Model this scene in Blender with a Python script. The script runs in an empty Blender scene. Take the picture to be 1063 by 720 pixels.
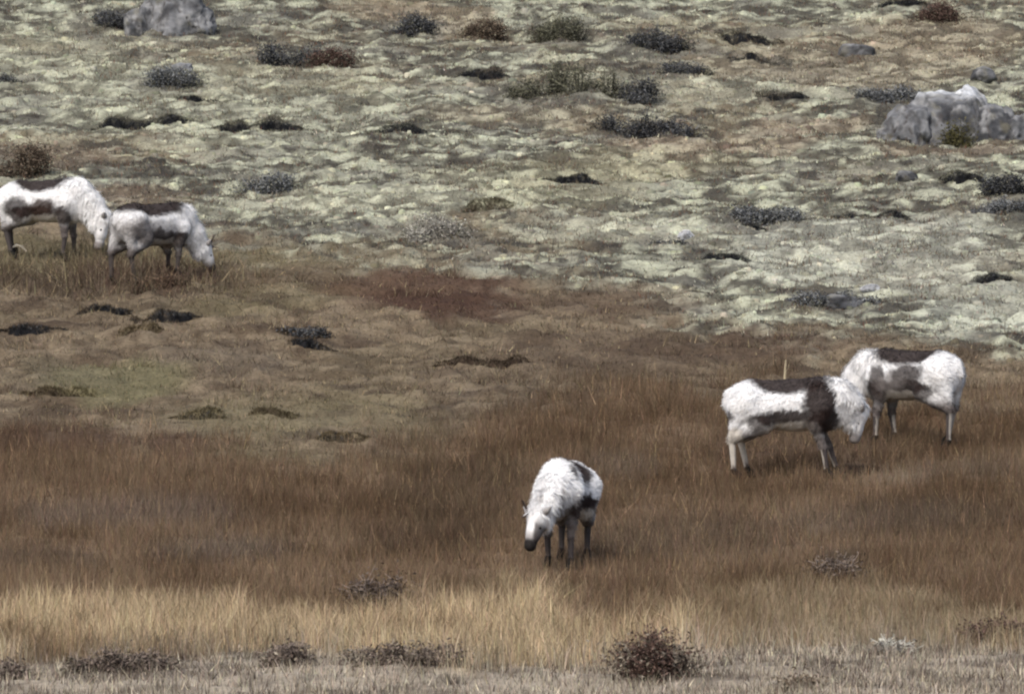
import bpy, math, random
import numpy as np
from mathutils import Vector, Matrix

# ------------------------------------------------------------------ camera, sky, sun, exposure
scene = bpy.context.scene
coll = scene.collection
R = math.radians
W0, H0 = 1063.0, 720.0          # photograph size
FPX = 8480.0                    # focal length in photograph pixels
CAMZ = 1.6
HROW = 515.0                    # photograph row of the eye-level horizon
cam_d = bpy.data.cameras.new('camera'); cam = bpy.data.objects.new('camera', cam_d); coll.objects.link(cam)
cam_d.sensor_width = 36.0; cam_d.lens = FPX / W0 * 36.0
cam_d.clip_start = 0.5; cam_d.clip_end = 3000
cam.location = (0, 0, CAMZ)
cam.rotation_euler = (R(90) + math.atan((HROW - H0 / 2) / FPX), 0, 0)
scene.camera = cam

SUN_EL, SUN_AZ = R(48), R(205)   # azimuth clockwise from +Y (north)
world = bpy.data.worlds.new('World'); scene.world = world; world.use_nodes = True
nt = world.node_tree; nt.nodes.clear()
sky = nt.nodes.new('ShaderNodeTexSky'); sky.sky_type = 'NISHITA'; sky.sun_disc = False
sky.sun_elevation = SUN_EL; sky.sun_rotation = SUN_AZ; sky.dust_density = 4.0; sky.ozone_density = 0.6; sky.air_density = 1.0
bg = nt.nodes.new('ShaderNodeBackground'); bg.inputs['Strength'].default_value = 0.12
wo = nt.nodes.new('ShaderNodeOutputWorld')
nt.links.new(sky.outputs[0], bg.inputs[0]); nt.links.new(bg.outputs[0], wo.inputs[0])
sun_d = bpy.data.lights.new('sun', 'SUN'); sun_d.energy = 1.5; sun_d.angle = R(14); sun_d.color = (1.0, 0.97, 0.93)
sun = bpy.data.objects.new('sun', sun_d); coll.objects.link(sun)
sdir = Vector((math.sin(SUN_AZ) * math.cos(SUN_EL), math.cos(SUN_AZ) * math.cos(SUN_EL), math.sin(SUN_EL)))
sun.rotation_euler = sdir.to_track_quat('Z', 'Y').to_euler(); sun.location = (0, 0, 60)
vs = scene.view_settings; vs.view_transform = 'Standard'; vs.look = 'None'; vs.exposure = 0.42; vs.gamma = 1.0; vs.use_curve_mapping = False
scene.cycles.filter_width = 2.3     # soft long-range phone picture
scene.cycles.use_denoising = True
scene.cycles.max_bounces = 4; scene.cycles.diffuse_bounces = 2; scene.cycles.glossy_bounces = 1
scene.cycles.transmission_bounces = 2

rng = np.random.default_rng(7)
random.seed(7)

# ------------------------------------------------------------------ helpers
def lin(c):
    c = np.asarray(c, float) / 255.0
    return np.where(c <= 0.04045, c / 12.92, ((c + 0.055) / 1.055) ** 2.4)

def _h(ix, iy, iz, s):
    n = (ix.astype(np.int64) * 374761393 + iy.astype(np.int64) * 668265263 + iz.astype(np.int64) * 2147483647 + s * 1274126177) & 0xFFFFFFFF
    n = ((n ^ (n >> 13)) * 1274126177) & 0xFFFFFFFF
    n = ((n ^ (n >> 16)) * 2246822519) & 0xFFFFFFFF
    return ((n ^ (n >> 15)) & 0xFFFFFF) / float(0xFFFFFF)

def vnoise2(x, y, s=0):
    """value noise, about -1..1"""
    x = np.asarray(x, float); y = np.asarray(y, float)
    ix = np.floor(x); iy = np.floor(y); fx = x - ix; fy = y - iy
    fx = fx * fx * fx * (fx * (fx * 6 - 15) + 10); fy = fy * fy * fy * (fy * (fy * 6 - 15) + 10)
    z = np.zeros_like(ix)
    a = _h(ix, iy, z, s); b = _h(ix + 1, iy, z, s); c = _h(ix, iy + 1, z, s); d = _h(ix + 1, iy + 1, z, s)
    return ((a * (1 - fx) + b * fx) * (1 - fy) + (c * (1 - fx) + d * fx) * fy) * 2 - 1

def fbm2(x, y, s=0, o=3):
    r = 0; a = 1.0; t = 0
    for i in range(o):
        ca, sa = math.cos(0.7 * i + s), math.sin(0.7 * i + s)
        r = r + a * vnoise2((x * ca - y * sa) * 2 ** i, (x * sa + y * ca) * 2 ** i, s + i * 17); t += a; a *= 0.55
    return r / t

def vnoise3(p, s=0):
    i = np.floor(p); f = p - i; f = f * f * (3 - 2 * f)
    r = 0
    for dx in (0, 1):
        for dy in (0, 1):
            for dz in (0, 1):
                w = (f[:, 0] if dx else 1 - f[:, 0]) * (f[:, 1] if dy else 1 - f[:, 1]) * (f[:, 2] if dz else 1 - f[:, 2])
                r = r + w * _h(i[:, 0] + dx, i[:, 1] + dy, i[:, 2] + dz, s)
    return r * 2 - 1

def fbm3(p, s=0, o=3):
    r = 0; a = 1.0; t = 0
    for k in range(o):
        r = r + a * vnoise3(p * 2 ** k + 3.7 * k, s + 11 * k); t += a; a *= 0.5
    return r / t

def sstep(a, b, v):
    t = np.clip((v - a) / (b - a), 0, 1); return t * t * (3 - 2 * t)

def mesh_obj(name, V, F, mat, parent=None, col=None, smooth=True, n=None):
    """V (n,3), F (m,k) one polygon size; per-vertex colour col (n,3)"""
    V = np.ascontiguousarray(V, np.float32); F = np.ascontiguousarray(F, np.int32)
    me = bpy.data.meshes.new(name)
    me.vertices.add(len(V)); me.vertices.foreach_set('co', V.ravel())
    k = F.shape[1]
    me.loops.add(F.size); me.loops.foreach_set('vertex_index', F.ravel())
    me.polygons.add(len(F)); me.polygons.foreach_set('loop_start', np.arange(0, F.size, k, dtype=np.int32))
    me.polygons.foreach_set('use_smooth', np.full(len(F), smooth))
    me.update(calc_edges=True)
    if col is not None:
        at = me.color_attributes.new('tint', 'FLOAT_COLOR', 'POINT')
        c4 = np.ones((len(V), 4), np.float32); c4[:, :3] = col
        at.data.foreach_set('color', c4.ravel())
    me.materials.append(mat)
    ob = bpy.data.objects.new(name, me); coll.objects.link(ob)
    if parent is not None: ob.parent = parent
    return ob

def tag(o, label=None, cat=None, group=None, kind=None):
    if label: o['label'] = label
    if cat: o['category'] = cat
    if group: o['group'] = group
    if kind: o['kind'] = kind
    return o

def empty(name, loc, rot=(0, 0, 0)):
    o = bpy.data.objects.new(name, None); coll.objects.link(o)
    o.location = loc; o.rotation_euler = rot; o.empty_display_size = 0.2
    return o

def make_mat(name, nscale=30, namount=0.25, rough=0.9, bump=0.3, bdist=0.01, spec=0.15, transl=0.0, sub=0.0):
    m = bpy.data.materials.new(name); m.use_nodes = True
    t = m.node_tree; b = t.nodes['Principled BSDF']
    at = t.nodes.new('ShaderNodeAttribute'); at.attribute_name = 'tint'
    tc = t.nodes.new('ShaderNodeTexCoord')
    nz = t.nodes.new('ShaderNodeTexNoise'); nz.inputs['Scale'].default_value = nscale; nz.inputs['Detail'].default_value = 5
    t.links.new(tc.outputs['Object'], nz.inputs['Vector'])
    mr = t.nodes.new('ShaderNodeMapRange'); mr.inputs['From Min'].default_value = 0.25; mr.inputs['From Max'].default_value = 0.75
    mr.inputs['To Min'].default_value = 1 - namount; mr.inputs['To Max'].default_value = 1 + namount
    t.links.new(nz.outputs['Fac'], mr.inputs['Value'])
    mx = t.nodes.new('ShaderNodeMix'); mx.data_type = 'RGBA'; mx.blend_type = 'MULTIPLY'; mx.inputs['Factor'].default_value = 1.0
    t.links.new(at.outputs['Color'], mx.inputs['A']); t.links.new(mr.outputs['Result'], mx.inputs['B'])
    t.links.new(mx.outputs['Result'], b.inputs['Base Color'])
    b.inputs['Roughness'].default_value = rough; b.inputs['Specular IOR Level'].default_value = spec
    if bump > 0:
        bp = t.nodes.new('ShaderNodeBump'); bp.inputs['Strength'].default_value = bump; bp.inputs['Distance'].default_value = bdist
        t.links.new(nz.outputs['Fac'], bp.inputs['Height']); t.links.new(bp.outputs['Normal'], b.inputs['Normal'])
    return m

M_ground = make_mat('heath_ground', 22, 0.35, 0.95, 0.5, 0.03, 0.05)
M_plant = make_mat('plant', 3.0, 0.12, 0.85, 0, 0, 0.12)
M_lichen = make_mat('lichen', 60, 0.22, 0.95, 0.5, 0.01, 0.05)
M_rock = make_mat('rock', 9, 0.38, 0.9, 0.7, 0.04, 0.2)
M_fur = make_mat('fur', 45, 0.10, 0.8, 0.35, 0.012, 0.12)
M_horn = make_mat('horn', 40, 0.2, 0.6, 0.3, 0.004, 0.3)
M_eye = make_mat('eye', 4, 0.0, 0.15, 0, 0, 0.5)
M_wood = make_mat('twig_bark', 30, 0.3, 0.9, 0.3, 0.003, 0.1)

# ------------------------------------------------------------------ the hillside
_prof = np.array([(-80, -0.1), (0, 0), (30, -0.05), (55, -0.15), (62, -0.12), (66, 0.02), (71, 0.30), (75, 0.55), (78.5, 0.82), (80, 0.95),
                  (85, 1.45), (89, 1.90), (92, 2.27), (96, 2.88), (100, 3.55), (106, 4.49), (112, 5.45), (120, 6.77), (129, 8.32), (138, 9.97),
                  (160, 14.0), (200, 21.5), (280, 35), (400, 52), (620, 70)])
_ty = np.arange(-80, 620.01, 0.25)
_tz = np.interp(_ty, _prof[:, 0], _prof[:, 1])
_k = np.exp(-0.5 * (np.arange(-12, 13) / 5.0) ** 2); _k /= _k.sum()
_tz = np.concatenate([_tz[:12], np.convolve(_tz, _k, 'valid'), _tz[-12:]])
_rows = HROW - (_tz - CAMZ) / np.maximum(_ty, 1) * FPX          # photograph row of the smooth profile

def base(y): return np.interp(y, _ty, _tz)
_sel = (_ty >= 50) & (_ty <= 300)
_ry, _rr = _ty[_sel], np.minimum.accumulate(_rows[_sel])
def row_of(y): return np.interp(y, _ry, _rr, left=900, right=_rr[-1])
def y_of(row): return np.interp(-np.asarray(row, float), -_rr, _ry)
def px_of(x, y): return W0 / 2 + FPX * x / np.maximum(y, 20)

def relief(x, y):
    far = sstep(80, 100, y); near = 1 - sstep(72, 84, y)
    h = 0.10 * fbm2(x / 2.6, y / 2.6, 3, 3)
    b1 = 1 - np.abs(fbm2(x / 0.75, y / 0.95, 11, 2)) * 2.2
    h = h + far * (0.05 * b1 + 0.06 * fbm2(x / 0.46, y / 0.4, 23, 2) + 0.05 * fbm2(x / 0.22, y / 0.22, 31, 2))
    h = h + (1 - far) * (0.03 * fbm2(x / 0.5, y / 0.5, 41, 2) + 0.012 * vnoise2(x / 0.12, y / 0.12, 43))
    h = h + 0.5 * sstep(200, 300, y) * fbm2(x / 30, y / 30, 5, 3) * 4
    return h * sstep(20, 50, y)
def ground(x, y):
    x = np.asarray(x, float); y = np.asarray(y, float)
    return base(y) + relief(x, y)
def at_px(px, row):
    """ground point whose smooth profile lies on that photograph pixel"""
    y = float(y_of(row)); x = (px - W0 / 2) / FPX * y
    return x, y, float(ground(x, y))
def ppm(y): return FPX / y

# vegetation belts, read from the photograph, as lines on the ground
def _line(pts):
    a = np.array(pts, float); return lambda X: np.interp(X, a[:, 0], a[:, 1])
B1 = _line([(-300, 190), (0, 196), (60, 200), (120, 235), (250, 262), (400, 272), (500, 288), (600, 305), (700, 330), (800, 352), (900, 348), (1063, 362), (1400, 365)])
B2 = _line([(-300, 440), (0, 440), (100, 446), (200, 466), (300, 478), (400, 470), (480, 452), (560, 420), (700, 405), (800, 398), (1063, 425), (1400, 425)])
B3 = _line([(-300, 640), (0, 640), (200, 634), (270, 628), (360, 650), (420, 632), (550, 622), (640, 650), (665, 632), (760, 626), (900, 628), (1063, 640), (1400, 640)])
B4 = _line([(-300, 690), (0, 688), (300, 684), (500, 694), (640, 694), (700, 676), (800, 660), (900, 655), (1063, 668), (1400, 668)])

def belts(x, y):
    X = px_of(x, y); V = row_of(y)
    n = fbm2(x / 1.5, y / 3.0, 71, 3) * 30 + fbm2(x / 0.35, y / 0.9, 77, 2) * 22
    w1 = 1 - sstep(-26, 26, V + n * 1.3 - B1(X))                      # lichen
    w2 = (1 - w1) * (1 - sstep(-22, 22, V + n * 0.9 - B2(X)))         # mixed heath
    w3 = (1 - w1 - w2) * (1 - sstep(-16, 16, V + n * 0.95 - B3(X)))      # brown dwarf shrub
    w4 = (1 - w1 - w2 - w3) * (1 - sstep(-10, 10, V + n * 0.5 - B4(X))) # straw grass
    w5 = 1 - w1 - w2 - w3 - w4                                        # grey scrub
    return w1, w2, w3, w4, w5

PATCH = [  # photograph x, row, half width, half height, colour, strength
    (400, 12, 70, 18, (140, 124, 98), .7), (470, 25, 60, 14, (146, 130, 102), .6), (880, 70, 180, 30, (140, 126, 100), .6), (980, 40, 120, 25, (136, 120, 94), .6),
    (740, 150, 120, 14, (136, 116, 92), .65), (650, 172, 140, 14, (132, 122, 90), .55), (560, 120, 120, 14, (138, 124, 98), .5), (850, 130, 60, 12, (138, 118, 94), .6),
    (990, 158, 80, 8, (128, 108, 86), .6), (130, 205, 50, 14, (118, 98, 78), .7), (60, 165, 70, 14, (120, 104, 84), .7),
    (900, 265, 180, 45, (176, 178, 158), .55), (640, 238, 110, 18, (176, 178, 152), .5), (330, 212, 170, 16, (172, 172, 142), .5), (230, 110, 200, 45, (168, 170, 140), .4),
    (60, 60, 100, 40, (172, 172, 140), .4), (700, 95, 150, 18, (170, 170, 142), .4), (1010, 320, 90, 30, (174, 178, 158), .5), (560, 190, 140, 25, (160, 158, 122), .4),
    (430, 305, 120, 22, (98, 70, 54), .85), (480, 320, 80, 14, (94, 66, 52), .7), (150, 292, 70, 12, (96, 68, 56), .8), (300, 290, 90, 14, (106, 86, 66), .6), (760, 362, 160, 14, (102, 80, 62), .7),
    (120, 395, 90, 22, (128, 122, 82), .75), (60, 390, 80, 20, (118, 110, 82), .5), (280, 440, 110, 20, (126, 114, 84), .6), (420, 450, 70, 14, (118, 104, 78), .5), (230, 375, 90, 12, (116, 102, 84), .5),
    (640, 370, 150, 30, (100, 82, 64), .6), (650, 310, 110, 16, (104, 84, 66), .6),
    (70, 462, 110, 16, (98, 72, 56), .6), (190, 470, 60, 14, (92, 64, 48), .6), (130, 540, 130, 20, (116, 98, 84), .65), (240, 575, 70, 10, (112, 100, 88), .5), (40, 582, 90, 12, (84, 68, 54), .6),
    (480, 520, 90, 45, (88, 70, 50), .6), (450, 570, 80, 20, (84, 66, 50), .5), (940, 502, 50, 7, (138, 120, 98), .7), (1010, 495, 70, 10, (124, 106, 86), .5), (640, 490, 60, 8, (122, 104, 84), .55),
    (830, 470, 120, 22, (92, 72, 56), .5), (700, 560, 120, 25, (92, 76, 60), .5), (930, 545, 130, 22, (104, 90, 76), .5), (870, 590, 40, 14, (72, 64, 54), .7),
]
PATCH += [(cx, cy - 3, w_ * .8, 11, (102, 99, 90), .55) for (cx, cy, w_) in [(122, 30, 50), (300, 70, 70), (176, 92, 54), (279, 200, 50), (430, 36, 46), (580, 46, 44), (680, 58, 58), (710, 82, 42), (585, 106, 112), (662, 108, 42), (673, 142, 92), (925, 106, 70), (1044, 204, 56), (1036, 224, 64), (795, 232, 78), (449, 250, 50), (697, 254, 30), (880, 322, 66), (6, 88, 24)]]   # grey twiggy litter round the shrubs
def tint(x, y, fine=True):
    """colour of the ground cover (n,3) from the belts and patches, lichen with painted shade streaks"""
    w = belts(x, y); X = px_of(x, y); V = row_of(y)
    n1 = fbm2(x / 0.9, y / 1.1, 101, 3); n2 = fbm2(x / 0.28, y / 0.27, 103, 2); n3 = fbm2(x / 3.2, y / 4, 107, 2); n4 = vnoise2(x / 0.09, y / 0.16, 109)
    def mix(a, b, t): return a * (1 - t[:, None]) + b * t[:, None]
    n5 = fbm2(x / 0.20, y / 0.19, 131, 2); n6 = fbm2(x / 0.5, y / 0.36, 137, 2)
    m = sstep(-0.38, 0.48, n1 * 0.25 + n6 * .45 + n2 * 0.55 + n4 * 0.2 + n5 * .5)
    li = mix(np.broadcast_to(lin((80, 78, 70)), (len(x), 3)), lin((172, 174, 153)), m)
    li = mix(li, lin((120, 108, 88)), 0.5 * sstep(0.1, 0.6, n3 + 0.3 * n1))
    li = mix(li, lin((118, 117, 108)), 0.5 * sstep(0.05, 0.45, fbm2(x / 1.1, y / 1.0, 139, 2) + .3 * n5))
    li = mix(li, lin((64, 62, 58)), 0.8 * sstep(0.26, 0.50, fbm2(x / 0.6, y / 0.55, 113, 2) + 0.30 * n2 + .15 * n4))
    he = mix(np.broadcast_to(lin((86, 75, 62)), (len(x), 3)), lin((122, 110, 92)), sstep(-0.5, 0.5, n1 * 0.5 + n2 * 0.5 + n6 * .3 + n4 * .2))
    he = mix(he, lin((108, 104, 78)), 0.4 * sstep(0.0, 0.6, n3))
    he = mix(he, lin((66, 56, 48)), 0.6 * sstep(0.28, 0.55, fbm2(x / 0.7, y / 0.6, 151, 2) + .25 * n2))
    br = mix(np.broadcast_to(lin((86, 70, 54)), (len(x), 3)), lin((114, 97, 79)), sstep(-0.5, 0.5, n1 * .7 + n6 * .4 + n3 * .4))
    st = mix(np.broadcast_to(lin((146, 131, 106)), (len(x), 3)), lin((184, 166, 136)), sstep(-0.5, 0.5, n1 * .6 + n2 * .5))
    st = mix(st, lin((108, 90, 70)), 0.7 * sstep(0.05, 0.5, fbm2(x / 0.8, y / 2.0, 157, 3)))
    st = mix(st, lin((128, 116, 96)), 0.7 * sstep(680, 860, X))
    gr = mix(np.broadcast_to(lin((106, 98, 88)), (len(x), 3)), lin((156, 147, 132)), sstep(-0.4, 0.4, n1 * .6 + n2 * .6))
    li = mix(li, lin((56, 53, 50)), 0.8 * sstep(0.32, 0.5, fbm2(x / 0.42, y / 0.34, 163, 2) + .15 * n4)); li = mix(li, lin((192, 194, 168)), 0.55 * sstep(0.40, 0.6, fbm2(x / 0.34, y / 0.3, 167, 2) + .15 * n4))  # dark streaks paint hummock shade into the lichen and crowberry ground; then pale flecks
    c = li * w[0][:, None] + he * w[1][:, None] + br * w[2][:, None] + st * w[3][:, None] + gr * w[4][:, None]
    jx = fbm2(x / 0.8, y / 1.6, 121, 2) * 40; jy = fbm2(x / 0.8, y / 1.6, 127, 2) * 10
    for (cx, cy, rx, ry, colr, s) in PATCH:
        d = ((X + jx - cx) / rx) ** 2 + ((V + jy - cy) / ry) ** 2
        t = s * (1 - sstep(0.3, 1.3, d))
        base_l = lin(np.array(colr) * .66 + np.mean(colr) * .27)
        f = (c.mean(1) / np.maximum(c.mean(1).mean(), 1e-6))
        c = mix(c, base_l * np.clip(0.55 + 0.45 * f, 0.5, 1.5)[:, None], t)
    return c

ur = np.linspace(-0.086, 0.086, 441)
ext = 0.086 + 0.004 * (np.geomspace(1, 700, 30))
U = np.concatenate([-ext[::-1], ur, ext])
Yr = np.concatenate([np.arange(-80, 50, 6.5), np.arange(50, 62, 1.0), np.arange(62, 72, 0.10), np.arange(72, 104, 0.075), np.arange(104, 142, 0.095), 142 + np.geomspace(0.3, 470, 45)])
UU, YY = np.meshgrid(U, Yr)
XX = UU * np.maximum(YY, 40)
ZZ = ground(XX.ravel(), YY.ravel())
GV = np.stack([XX.ravel(), YY.ravel(), ZZ], 1)
nr, nc = UU.shape
ii = np.arange(nr * nc).reshape(nr, nc)
GF = np.stack([ii[:-1, :-1], ii[:-1, 1:], ii[1:, 1:], ii[1:, :-1]], -1).reshape(-1, 4)
gr_o = mesh_obj('ground', GV, GF, M_ground, col=tint(GV[:, 0], GV[:, 1]))
tag(gr_o, 'tundra hillside of lichen, brown heath and dry grass', kind='structure')

# ------------------------------------------------------------------ ground cover (nobody could count it)
def fan_points(n, y0, y1, umax=0.084):
    y = np.sqrt(rng.uniform(y0 ** 2, y1 ** 2, n)); x = rng.uniform(-umax, umax, n) * y
    return x, y

def strands(x, y, h, w, col, lean=0.35, segs=1, leandir=None, z=None):
    """thin tapered blades standing on the ground; returns V, F(tri), colours"""
    n = len(x); z = ground(x, y) - 0.01 if z is None else z
    a = rng.uniform(0, 2 * np.pi, n); l = np.abs(rng.normal(0, lean, n)) * h
    if leandir is not None: a = leandir + rng.normal(0, 0.9, n)
    dx, dy = np.cos(a) * l, np.sin(a) * l
    fa = rng.uniform(-0.9, 0.9, n); wx, wy = np.cos(fa) * w / 2, np.sin(fa) * w / 2
    b0 = np.stack([x - wx, y - wy, z], 1); b1 = np.stack([x + wx, y + wy, z], 1)
    hh = h * rng.uniform(.85, 1.15, n)
    if segs == 1:
        t = np.stack([x + dx, y + dy, z + hh], 1)
        V = np.stack([b0, b1, t], 1).reshape(-1, 3); F = np.arange(3 * n).reshape(-1, 3); k = 3
    else:
        m0 = np.stack([x + dx * .3 - wx * .8, y + dy * .3 - wy * .8, z + hh * .55], 1); m1 = np.stack([x + dx * .3 + wx * .8, y + dy * .3 + wy * .8, z + hh * .55], 1)
        t = np.stack([x + dx, y + dy, z + hh * .95], 1)
        V = np.stack([b0, b1, m0, m1, t], 1).reshape(-1, 3); o = np.arange(n)[:, None] * 5
        F = np.concatenate([o + [0, 1, 3], o + [0, 3, 2], o + [2, 3, 4]], 1).reshape(-1, 3); k = 5
    return V, F, np.repeat(col, k, axis=0)

def jit(c, s=0.15, hue=0.04):
    n = len(c); return np.clip(c * rng.lognormal(0, s, n)[:, None] * (1 + rng.normal(0, hue, (n, 3))), 0.004, 0.9)

# straw grass
x, y = fan_points(360000, 64, 80, .118); w = belts(x, y)
keep = rng.uniform(0, 1, len(x)) < w[3] * (0.55 + 0.45 * fbm2(x / .5, y / .5, 201, 2)) ; x, y = x[keep], y[keep]
clump = 0.5 + 0.5 * fbm2(x / 0.35, y / 0.6, 203, 2)
h = (0.16 + 0.26 * clump) * rng.uniform(.45, 1.15, len(x)) * (1 - 0.25 * sstep(760, 950, px_of(x, y)))
c = tint(x, y) * (0.85 + 0.3 * clump)[:, None]; pq = rng.uniform(0, 1, len(x)); c[pq < .10] = lin((100, 84, 66)); c = jit(c, 0.2)
V, F, C = strands(x, y, h, rng.uniform(.004, .008, len(x)), c, 0.38, 2)
tag(mesh_obj('dry_grass', V, F, M_plant, col=C, smooth=False), 'belt of dry straw coloured grass along the foot of the slope', 'grass', kind='stuff')

# grey scrub at the very front
x, y = fan_points(130000, 54, 74, .118); w = belts(x, y)
keep = rng.uniform(0, 1, len(x)) < w[4] * 0.8; x, y = x[keep], y[keep]
h = rng.uniform(.04, .13, len(x)) * (0.7 + 0.6 * (0.5 + 0.5 * fbm2(x / .4, y / .5, 211, 2)))
cc = tint(x, y); bl_ = fbm2(x / .35, y / .6, 217, 2); cc *= (1 + .45 * bl_)[:, None]; pale = rng.uniform(0, 1, len(x)) < 0.13; cc[pale] = lin((190, 180, 160)); dk = rng.uniform(0, 1, len(x)) < 0.2; cc[dk] = lin((70, 58, 52))
V, F, C = strands(x, y, h, rng.uniform(.006, .012, len(x)), jit(cc, .22), 0.6)
tag(mesh_obj('marsh_scrub', V, F, M_plant, col=C, smooth=False), 'low greyish scrub and stalks in front of the straw grass', 'scrub', kind='stuff')

# brown dwarf shrub belt
x, y = fan_points(520000, 70, 98, .104); w = belts(x, y)
dn = 0.6 + 0.5 * fbm2(x / .7, y / 1.0, 221, 2)
keep = rng.uniform(0, 1, len(x)) < w[2] * dn; x, y = x[keep], y[keep]
h = rng.uniform(.08, .26, len(x)) * (0.7 + 0.5 * (0.5 + 0.5 * fbm2(x / .6, y / .8, 223, 2)))
cc = tint(x, y); p = rng.uniform(0, 1, len(x)); cc[p < .035] = lin((150, 128, 100)); cc[p > .9] *= .7
V, F, C = strands(x, y, h, rng.uniform(.005, .009, len(x)), jit(cc, .17, .05), 0.5)
tag(mesh_obj('dwarf_birch_heath', V, F, M_plant, col=C, smooth=False), 'belt of brown leafless dwarf birch across the lower slope', 'heath', kind='stuff')

# mixed heath
x, y = fan_points(240000, 88, 114); w = belts(x, y)
dn = 0.5 + 0.6 * fbm2(x / .5, y / .7, 231, 2)
keep = rng.uniform(0, 1, len(x)) < w[1] * dn; x, y = x[keep], y[keep]
h = rng.uniform(.03, .10, len(x)) * (0.7 + 0.9 * sstep(0, .6, fbm2(x / .7, y / .8, 233, 2)))
tall = (1 - sstep(.6, 1.2, ((px_of(x, y) - 100) / 180) ** 2 + ((row_of(y) - 288) / 26) ** 2)); h = h * (1 + 3.2 * tall)
cc = tint(x, y); p = rng.uniform(0, 1, len(x)); cc[p < .06] = lin((160, 146, 116)); cc[p > .88] *= .6
V, F, C = strands(x, y, h, rng.uniform(.007, .013, len(x)), jit(cc, .18, .05), 0.8)
tag(mesh_obj('heath_cover', V, F, M_plant, col=C, smooth=False), 'low mixed brown and olive heath on the middle slope', 'heath', kind='stuff')

# dark crowberry twigs in the lichen
x, y = fan_points(260000, 98, 146); w = belts(x, y)
d = fbm2(x / .8, y / .9, 113, 2)
keep = rng.uniform(0, 1, len(x)) < w[0] * np.maximum(0.12 + 0.88 * sstep(.12, .45, fbm2(x / 0.6, y / 0.55, 113, 2)), sstep(.30, .48, fbm2(x / 0.42, y / 0.34, 163, 2))); x, y = x[keep], y[keep]
h = rng.uniform(.03, .10, len(x))
cc = np.where(rng.uniform(0, 1, len(x))[:, None] < .5, lin((84, 82, 78)), lin((108, 100, 84))); q = rng.uniform(0, 1, len(x)) < .15; cc[q] = lin((96, 66, 52))
V, F, C = strands(x, y, h, rng.uniform(.008, .014, len(x)), jit(cc, .25, .05), 0.8)
tag(mesh_obj('crowberry_cover', V, F, M_plant, col=C, smooth=False), 'sparse dark crowberry twigs growing through the pale lichen', 'heath', kind='stuff')

# lichen cushions: low lumpy domes
def cushions(x, y, r, h, col, sink=0.35):
    n = len(x); k = 7; z = ground(x, y) - h * sink
    a = np.linspace(0, 2 * np.pi, k, endpoint=False)[None] + rng.uniform(0, 6.28, n)[:, None]
    rr = r[:, None] * rng.uniform(.7, 1.3, (n, k)); r2 = rr * rng.uniform(.45, .75, (n, k))
    V = np.zeros((n, 2 * k + 1, 3))
    V[:, :k, 0] = x[:, None] + np.cos(a) * rr; V[:, :k, 1] = y[:, None] + np.sin(a) * rr; V[:, :k, 2] = z[:, None] - .07
    V[:, k:2 * k, 0] = x[:, None] + np.cos(a) * r2; V[:, k:2 * k, 1] = y[:, None] + np.sin(a) * r2; V[:, k:2 * k, 2] = z[:, None] + h[:, None] * rng.uniform(.6, 1.0, (n, k))
    V[:, 2 * k, 0] = x; V[:, 2 * k, 1] = y; V[:, 2 * k, 2] = z + h * rng.uniform(.85, 1.15, n)
    f = []
    for i in range(k):
        j = (i + 1) % k; f += [(i, j, k + j), (i, k + j, k + i), (k + i, k + j, 2 * k)]
    F = (np.arange(n)[:, None, None] * (2 * k + 1) + np.array(f)[None]).reshape(-1, 3)
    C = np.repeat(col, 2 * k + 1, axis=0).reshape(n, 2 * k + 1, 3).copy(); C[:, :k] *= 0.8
    return V.reshape(-1, 3), F, C.reshape(-1, 3)
x, y = fan_points(50000, 97, 145); w = belts(x, y)
keep = rng.uniform(0, 1, len(x)) < (w[0] + 0.02 * w[1]) * (0.25 + 0.7 * sstep(-.3, .4, fbm2(x / .9, y / 1.1, 101, 3))); x, y = x[keep], y[keep]
r = np.minimum(rng.lognormal(-3.3, .42, len(x)), .085); h = np.minimum(r * rng.uniform(.4, .8, len(x)), .07)
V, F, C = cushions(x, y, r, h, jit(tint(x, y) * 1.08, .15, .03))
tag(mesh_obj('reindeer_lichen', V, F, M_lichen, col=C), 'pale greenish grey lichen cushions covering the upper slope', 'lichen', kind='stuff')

# branching lichen tufts between the cushions
x, y = fan_points(330000, 96, 145); w = belts(x, y)
keep = rng.uniform(0, 1, len(x)) < (w[0] + .15 * w[1]) * 0.85; x, y = x[keep], y[keep]
h = rng.uniform(.015, .045, len(x)) * (0.6 + 0.9 * sstep(-.2, .5, fbm2(x / .35, y / .4, 241, 2)))
cc = tint(x, y); p = rng.uniform(0, 1, len(x)); cc[p < .10] = cc[p < .10] * .45; bright = (p > .93) & (belts(x, y)[0] > .7); cc[bright] = lin((196, 196, 174))
V, F, C = strands(x, y, h, rng.uniform(.010, .020, len(x)), jit(cc * 1.05, .22, .04), 0.9)
tag(mesh_obj('lichen_tufts', V, F, M_plant, col=C, smooth=False), 'fine branching pale lichen and dry stalks between the cushions', 'lichen', kind='stuff')
# ------------------------------------------------------------------ reindeer
def ellip(P, c, r):
    q = (P - c) / r; k0 = np.sqrt((q * q).sum(1)); k1 = np.sqrt(((q / r) ** 2).sum(1))
    return np.where(k1 > 1e-9, k0 * (k0 - 1.0) / np.maximum(k1, 1e-9), -min(r))
def rcone(P, a, b, ra, rb):
    a = np.asarray(a, float); b = np.asarray(b, float); d = b - a
    t = np.clip(((P - a) @ d) / max(d @ d, 1e-9), 0, 1)
    return np.sqrt(((P - a - t[:, None] * d) ** 2).sum(1)) - (ra + (rb - ra) * t)
def smin(a, b, k):
    h = np.clip(0.5 + 0.5 * (b - a) / k, 0, 1); return b * (1 - h) + a * h - k * h * (1 - h)

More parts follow.
